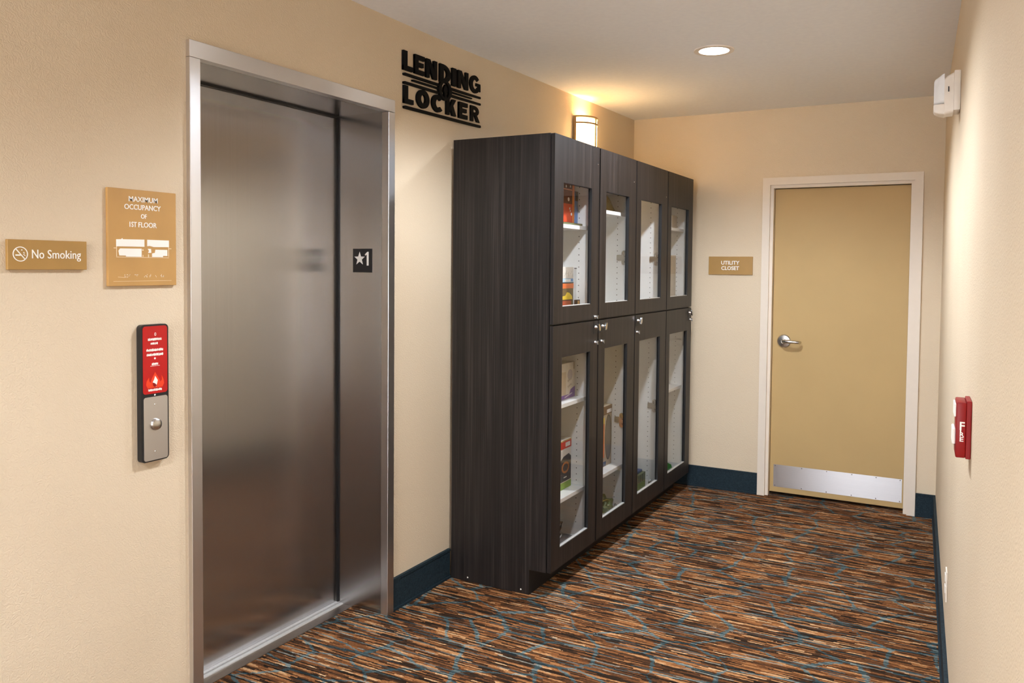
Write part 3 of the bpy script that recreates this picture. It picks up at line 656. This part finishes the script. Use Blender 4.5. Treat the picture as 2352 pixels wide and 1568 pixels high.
# ================================================================== WALL SIGNS
# LENDING LOCKER raised lettering: strokes as polygons in a unit box
def seg(a, b, t):
    a = Vector(a); b = Vector(b); d = (b-a).normalized(); n_ = Vector((-d.y, d.x))*t/2
    return [tuple(a+n_), tuple(a-n_), tuple(b-n_), tuple(b+n_)]
def letter(ch, u0, u1, v0, v1):
    Wd, Ht, t = u1-u0, v1-v0, .026
    R = lambda a, b, c, d: [(a, c), (b, c), (b, d), (a, d)]
    polys, rings = [], []
    if ch == 'L': polys = [R(u0, u0+t+.003, v0, v1), R(u0, u1, v0, v0+.021)]
    if ch == 'I': polys = [R(u0, u1, v0, v1)]
    if ch == 'E': m = (v0+v1)/2; polys = [R(u0, u0+t+.002, v0, v1), R(u0, u1, v0, v0+.020), R(u0, u1, v1-.020, v1), R(u0, u1-.010, m-.009, m+.010)]
    if ch == 'N': polys = [R(u0, u0+t, v0, v1), R(u1-t, u1, v0, v1), [(u0, v1), (u0+t+.004, v1), (u1, v0), (u1-t-.004, v0)]]
    if ch == 'K': m = v0+Ht*.45; polys = [R(u0, u0+t, v0, v1), [(u0+t-.004, m-.006), (u1-.030, v1), (u1, v1), (u0+t+.004, m-.022)], [(u0+t+.006, m+.008), (u0+t+.028, m+.018), (u1+.002, v0), (u1-.030, v0)]]
    if ch == 'O': rings = [(circ((u0+u1)/2, (v0+v1)/2, Wd/2, 28, Ht/2+.003), circ((u0+u1)/2, (v0+v1)/2, Wd/2-.031, 28, Ht/2-.019), True)]
    if ch == 'C': rings = [(circ(u0+.049, (v0+v1)/2, .049, 22, Ht/2+.002, .75, 2*math.pi-.75, True), circ(u0+.051, (v0+v1)/2, .021, 22, Ht/2-.019, .75, 2*math.pi-.75, True), False)]
    if ch == 'G':
        rings = [(circ(u0+.050, (v0+v1)/2, .050, 22, Ht/2+.002, .7, 2*math.pi-.5, True), circ(u0+.052, (v0+v1)/2, .022, 22, Ht/2-.019, .7, 2*math.pi-.5, True), False)]
        m = (v0+v1)/2; polys = [R(u1-.044, u1, m-.008, m+.008), R(u1-.024, u1, v0+.012, m)]
    if ch == 'D':
        c = u0+.030; rings = [(circ(c, (v0+v1)/2, u1-c, 18, Ht/2, -math.pi/2, math.pi/2, True), circ(c, (v0+v1)/2, u1-c-.031, 18, Ht/2-.019, -math.pi/2, math.pi/2, True), False)]
        polys = [R(u0, c+.001, v0, v1)]
    if ch == 'R':
        c = u0+.040; cy = v1-.025; rings = [(circ(c, cy, u1-.004-c, 14, .025, -math.pi/2, math.pi/2, True), circ(c, cy, u1-c-.029, 14, .0075, -math.pi/2, math.pi/2, True), False)]
        polys = [R(u0, u0+t+.001, v0, v1), R(u0, c+.001, v1-.0175, v1), R(u0, c+.001, v1-.050, v1-.0325), [(u0+.034, v1-.045), (u0+.060, v1-.047), (u1+.002, v0), (u1-.028, v0)]]
    return polys, rings
ls = thing('lending_sign', (0.0, 3.30, 2.26), 'black raised lettering LENDING LOCKER with bars and oval emblem', 'sign')
tilt = lambda u, v, w_: Vector((.001+w_, u+.016, v+.005+.017*(u-2.97)))
ROW1 = [('L', 2.967, 3.039), ('E', 3.053, 3.129), ('N', 3.143, 3.231), ('D', 3.256, 3.349), ('I', 3.363, 3.398), ('N', 3.415, 3.508), ('G', 3.523, 3.625)]
ROW2 = [('L', 2.973, 3.043), ('O', 3.071, 3.170), ('C', 3.192, 3.283), ('K', 3.313, 3.396), ('E', 3.425, 3.503), ('R', 3.532, 3.617)]
for row, v0, v1 in ((ROW1, 2.4335, 2.520), (ROW2, 2.2865, 2.366)):
    for ch, a, b in row:
        mb = MB(); ps, rs = letter(ch, a, b, v0, v1)
        for q, p in enumerate(ps): mb.poly(p, .0116+.0005*q, tilt)
        for o_, i_, cl in rs: mb.ring(o_, i_, .0111, tilt, cl)
        mb.build('letter', 'letter', ls)
def pill(u0, u1, v0, v1, d=.022):
    r = (v1-v0)/2; m = (v0+v1)/2
    return circ(u1-r, m, r, 7, None, -math.pi/2, math.pi/2, True)+circ(u0+r, m, r, 7, None, math.pi/2, 3*math.pi/2, True)
for u0, u1, v0, v1 in ((2.971, 3.252, 2.410, 2.421), (3.037, 3.246, 2.394, 2.402), (2.971, 3.248, 2.372, 2.383), (3.350, 3.629, 2.410, 2.421), (3.353, 3.545, 2.396, 2.403), (3.350, 3.629, 2.377, 2.388), (2.973, 3.632, 2.262, 2.275)):
    mb = MB(); mb.poly(pill(u0, u1, v0, v1), .0120, tilt); mb.build('bar', 'letter', ls)
mb = MB(); mb.ring(circ(3.300, 2.3975, .055, 32, .048), circ(3.300, 2.3975, .033, 32, .038), .0138, tilt); mb.build('oval_emblem', 'letter', ls)
mb = MB(); mb.poly([(3.302, 2.427), (3.316, 2.410), (3.319, 2.395), (3.311, 2.383), (3.313, 2.358), (3.293, 2.358), (3.295, 2.383), (3.287, 2.395), (3.290, 2.410)], .0128, tilt); mb.build('keyhole_drop', 'letter', ls)

# maximum occupancy sign
os_ = thing('occupancy_sign', (0, 1.662, 1.492), 'tall gold sign reading maximum occupancy of 1st floor', 'sign')
MB().box(.0005, .011, 1.544, 1.781, 1.492, 1.785, .001, 1).build('plate', 'gold', os_)
fr = FL(.011)
mb = MB()
text(mb, 'MAXIMUM', 1.613, 1.713, 1.748, 1.764, fr); text(mb, 'OCCUPANCY', 1.598, 1.724, 1.724, 1.740, fr)
text(mb, 'OF', 1.654, 1.674, 1.698, 1.712, fr); text(mb, '1ST', 1.615, 1.639, 1.671, 1.687, fr); text(mb, 'FLOOR', 1.645, 1.709, 1.671, 1.687, fr)
mb.build('lettering', 'ink', os_)
mb = MB()
for p in ([(1.570, 1.611), (1.665, 1.612), (1.665, 1.634), (1.592, 1.633), (1.590, 1.636), (1.586, 1.633), (1.570, 1.632)],
          [(1.675, 1.614), (1.684, 1.615), (1.698, 1.612), (1.753, 1.613), (1.753, 1.634), (1.675, 1.634)],
          [(1.580, 1.584), (1.602, 1.584), (1.602, 1.581), (1.655, 1.581), (1.655, 1.606), (1.582, 1.605), (1.577, 1.598)],
          [(1.692, 1.581), (1.731, 1.581), (1.731, 1.585), (1.747, 1.585), (1.747, 1.604), (1.704, 1.604), (1.702, 1.594), (1.692, 1.592)],
          [(1.678, 1.593), (1.689, 1.594), (1.688, 1.606), (1.677, 1.606), (1.681, 1.600)]):
    mb.poly(p, .0010, fr)
mb.build('floor_plan', 'ink', os_)
mb = MB()
for (a, b, c, d) in ((1.570, 1.572, 1.581, 1.612), (1.751, 1.753, 1.583, 1.613), (1.570, 1.753, 1.5785, 1.580), (1.678, 1.681, 1.579, 1.589), (1.562, 1.570, 1.605, 1.607), (1.753, 1.762, 1.607, 1.609), (1.657, 1.662, 1.600, 1.604), (1.659, 1.661, 1.581, 1.587)):
    mb.poly([(a, c), (b, c), (b, d), (a, d)], .0008, fr)
mb.build('plan_outline', C1('faint_cream', (236, 214, 176)), os_)
mb = MB(); rnd = random.Random(3)
for gx in (1.598, 1.605, 1.612, 1.632, 1.639, 1.665, 1.672, 1.684, 1.697, 1.704, 1.723, 1.730):
    for cx_ in (0, .0028):
        for r_ in range(3):
            if rnd.random() < .58: mb.lathe([(.0011, 0), (.0006, .0008)], FL(.011, gx+cx_, 1.526-.0034*r_), 6)
mb.build('braille_dots', 'ink', os_)
mb = MB(); mb.poly([(1.560, 1.506), (1.762, 1.5065), (1.762, 1.5075), (1.560, 1.507)], .0006, fr); mb.poly([(1.575, 1.519), (1.597, 1.5175), (1.597, 1.5187), (1.575, 1.520)], .0006, fr); mb.build('underline', C1('faint_cream', (236, 214, 176)), os_)

# no smoking sign
ns = thing('no_smoking_sign', (0, 1.367, 1.541), 'wide gold sign reading No Smoking with crossed cigarette symbol', 'sign')
MB().box(.0005, .011, 1.256, 1.4775, 1.541, 1.622, .001, 1).build('plate', 'gold2', ns)
mb = MB(); mb.ring(circ(1.289, 1.583, .0200, 40, .0200), circ(1.289, 1.583, .0178, 40, .0178), .001, fr)
mb.poly(seg((1.2765, 1.5975), (1.302, 1.568), .0026), .001, fr); mb.poly(seg((1.276, 1.580), (1.290, 1.580), .0036), .001, fr)
mb.poly(circ(1.293, 1.594, .0017, 8), .001, fr); mb.poly(seg((1.297, 1.588), (1.300, 1.585), .002), .001, fr); mb.poly(seg((1.297, 1.583), (1.302, 1.578), .0016), .001, fr)
mb.build('no_smoking_symbol', 'ink', ns)
mb = MB(); text(mb, 'No', 1.320, 1.353, 1.5715, 1.5955, fr, bold=0); text(mb, 'Smoking', 1.363, 1.459, 1.5645, 1.5955, fr, bold=0); mb.build('lettering', 'ink', ns)

# call station
cs = thing('call_station', (0, 1.694, .944), 'black elevator call station with red fire notice and steel button plate', 'call button')
mb = MB(); mb.poly(rrect(1.643, 1.742, .942, 1.371, .013), .019, FL(.0005)); mb.build('housing', 'rubber', cs)
fr = FL(.0195)
mb = MB(); mb.poly(rrect(1.650, 1.737, 1.155, 1.366, .009), .001, fr); rp = mb.build('fire_notice', 'red', cs)
mb = MB(); mb.poly(rrect(1.651, 1.737, .946, 1.145, .008), .0015, fr); bp = mb.build('button_plate', 'steel_frame', cs)
MB().lathe([(.019, .0015), (.019, .004), (.0165, .010), (.010, .0135), (.004, .0145)], FL(.0195, 1.693, 1.058), 28).build('call_button', 'chrome', cs, smooth=True)
for z in (1.121, .973): MB().lathe([(.0032, 0), (.0024, .0012)], FL(.021, 1.692, z), 12).build('screw', 'chrome', bp)
MB().lathe([(.003, 0), (.002, .001)], FL(.0195, 1.692, 1.150), 10).build('indicator', 'ink', cs)
fr = FL(.0205); rnd = random.Random(11)
mb = MB()
def scrawl(u0, u1, v, h):
    u = u0
    while u < u1:
        w_ = rnd.uniform(.0016, .0038)
        mb.poly([(u, v-h*rnd.uniform(.3, .5)), (min(u+w_, u1), v-h*rnd.uniform(.3, .5)), (min(u+w_, u1), v+h*rnd.uniform(.3, .5)), (u, v+h*rnd.uniform(.1, .5))], .0006, fr); u += w_+rnd.uniform(.0004, .0012)
mb.ring(circ(1.694, 1.3405, .0032, 14, .0052), circ(1.694, 1.3405, .0018, 14, .0036), .0006, fr)
scrawl(1.668, 1.717, 1.325, .009); scrawl(1.677, 1.703, 1.312, .008); scrawl(1.662, 1.722, 1.2915, .009); scrawl(1.663, 1.722, 1.277, .009)
mb.poly(circ(1.692, 1.265, .003, 12), .0006, fr); scrawl(1.681, 1.704, 1.2475, .008); scrawl(1.676, 1.709, 1.2415, .0016); scrawl(1.668, 1.716, 1.1665, .008)
mb.build('notice_print', 'ink', rp)
mb = MB()
mb.poly([(1.666, 1.173), (1.718, 1.173), (1.7245, 1.184), (1.7225, 1.197), (1.7155, 1.210), (1.7165, 1.196), (1.711, 1.190), (1.704, 1.203), (1.6925, 1.222), (1.681, 1.203), (1.6755, 1.189), (1.671, 1.196), (1.6705, 1.207), (1.6625, 1.196), (1.660, 1.184)], .0006, fr)
mb.build('flame_symbol', 'flame', rp)
fr2 = FL(.0212)
mb = MB(); mb.poly([(1.692, 1.210), (1.701, 1.196), (1.6985, 1.186), (1.695, 1.176), (1.688, 1.183), (1.683, 1.190), (1.688, 1.199)], .0005, fr2); mb.build('flame_core', 'ink', rp)
mb = MB(); mb.poly([(1.684, 1.190), (1.692, 1.186), (1.697, 1.180), (1.691, 1.176), (1.685, 1.180)], .0005, FL(.0218)); mb.build('flame_dark_mark', 'red_dark', rp)  # dark red print on the flame core

# utility closet sign
us = thing('utility_sign', (.808, LEN, 1.518), 'small gold sign reading utility closet left of the tan door', 'sign')
MB().box(.655, .962, LEN-.010, LEN-.0005, 1.519, 1.645, .001, 1).build('plate', 'gold2', us)
mb = MB(); fr = FB(LEN-.010); text(mb, 'UTILITY', .744, .872, 1.589, 1.615, fr, bold=.02); text(mb, 'CLOSET', .746, .870, 1.551, 1.578, fr, bold=.02); mb.build('lettering', 'ink', us)

# ================================================================== RIGHT WALL
def RW(y, z):                                         # frame on right wall: u along +y, v up, w out of the wall (towards -x)
    c, s_ = math.cos(RA), math.sin(RA); x = rwx(y)
    return lambda u, v, w_: Vector((x - s_*u - c*w_, y + c*u - s_*w_, z + v))
def wbox(mb, fr, u0, u1, v0, v1, w0, w1, bev=0, seg_=2):
    b2 = MB().box(u0, u1, v0, v1, w0, w1, bev, seg_); mp = {v: mb.bm.verts.new(fr(*v.co)) for v in b2.bm.verts}
    for f in b2.bm.faces: mb.bm.faces.new([mp[v] for v in f.verts])
    b2.bm.free(); return mb
fr = RW(3.55, 2.165)
so = thing('fire_strobe', tuple(fr(0, 0, 0)), 'white fire alarm strobe high on right wall', 'alarm')
wbox(MB(), fr, 0, .115, .012, .165, .0005, .024, .004).build('back_box', 'white_pl', so, smooth=True)
mb = MB()
pr = [(.024, .004, .160), (.046, .002, .150), (.052, 0, .146), (.056, 0, .142)]
loops = []
for w_, a, b in pr:
    ins = .006+.25*(w_-.024); loops.append([mb.bm.verts.new(fr(u, v, w_)) for u, v in rrect(ins, .115-ins, a, b, .014, 4)])
for a, b in zip(loops, loops[1:]):
    for i in range(len(a)): mb.bm.faces.new((a[i], a[(i+1) % len(a)], b[(i+1) % len(b)], b[i]))
mb.bm.faces.new(loops[0][::-1]); mb.bm.faces.new(loops[-1]); mb.build('body', 'white_pl', so, smooth=True)
mb = MB(); loops = []
for w_, a, b, ins in ((.056, .046, .160, .014), (.062, .046, .158, .016), (.088, .044, .140, .026), (.092, .046, .134, .030)):
    loops.append([mb.bm.verts.new(fr(u, v, w_)) for u, v in rrect(ins, .115-ins, a, b, .012, 4)])
for a, b in zip(loops, loops[1:]):
    for i in range(len(a)): mb.bm.faces.new((a[i], a[(i+1) % len(a)], b[(i+1) % len(b)], b[i]))
mb.bm.faces.new(loops[0][::-1]); mb.bm.faces.new(loops[-1]); mb.build('strobe_lens', 'lens', so, smooth=True)
mb = MB(); loops = []
for w_, a, b, ins in ((.054, .0, .043, .012), (.074, .004, .043, .016), (.089, .012, .043, .024), (.092, .018, .041, .028)):
    loops.append([mb.bm.verts.new(fr(u, v, w_)) for u, v in rrect(ins, .115-ins, a, b, .008, 4)])
for a, b in zip(loops, loops[1:]):
    for i in range(len(a)): mb.bm.faces.new((a[i], a[(i+1) % len(a)], b[(i+1) % len(b)], b[i]))
mb.bm.faces.new(loops[0][::-1]); mb.bm.faces.new(loops[-1]); mb.build('horn_grille', 'white_pl', so, smooth=True)
wbox(MB(), fr, .0045, .006, .085, .105, .040, .0435).build('side_slot', 'black', so)

fr = RW(2.28, 1.098)
ps_ = thing('fire_pull_station', tuple(fr(0, 0, 0)), 'red fire alarm pull box on right wall lettered FIRE', 'alarm')
wbox(MB(), fr, 0, .100, -.002, .142, .0005, .012, .002).build('back_plate', 'red_dark', ps_)
wbox(MB(), fr, .001, .099, 0, .138, .012, .034, .003).build('cover', 'red_dark', ps_, smooth=True)
wbox(MB(), fr, .012, .088, .100, .132, .0342, .0385, .001, 1).build('white_label', 'ink', ps_)
wbox(MB(), fr, .015, .085, .030, .070, .0342, .0415, .002, 1).build('pull_handle', 'ink', ps_)
mb = MB()
side_fr = lambda u, v, w_: fr(.0008-w_, v, .034-u)     # near end face, read from the camera
for ch, a, b, c, d in (('F', .008, .019, .070, .090), ('I', .0085, .0115, .062, .070), ('R', .0085, .018, .053, .064), ('E', .0085, .017, .041, .052)):
    text(mb, ch, a, b, c, d, side_fr, .0008, .02)
mb.build('lettering', 'ink', ps_)
fr = RW(3.49, .30)
ol = thing('wall_outlet', tuple(fr(0, 0, 0)), 'white wall outlet plate low on right wall above baseboard', 'outlet')
wbox(MB(), fr, -.035, .035, 0, .115, .0005, .006, .0015).build('cover_plate', 'white_pl', ol)
for v in (.028, .072): wbox(MB(), fr, -.017, .017, v, v+.028, .006, .0085, .001, 1).build('socket', 'ink', ol)
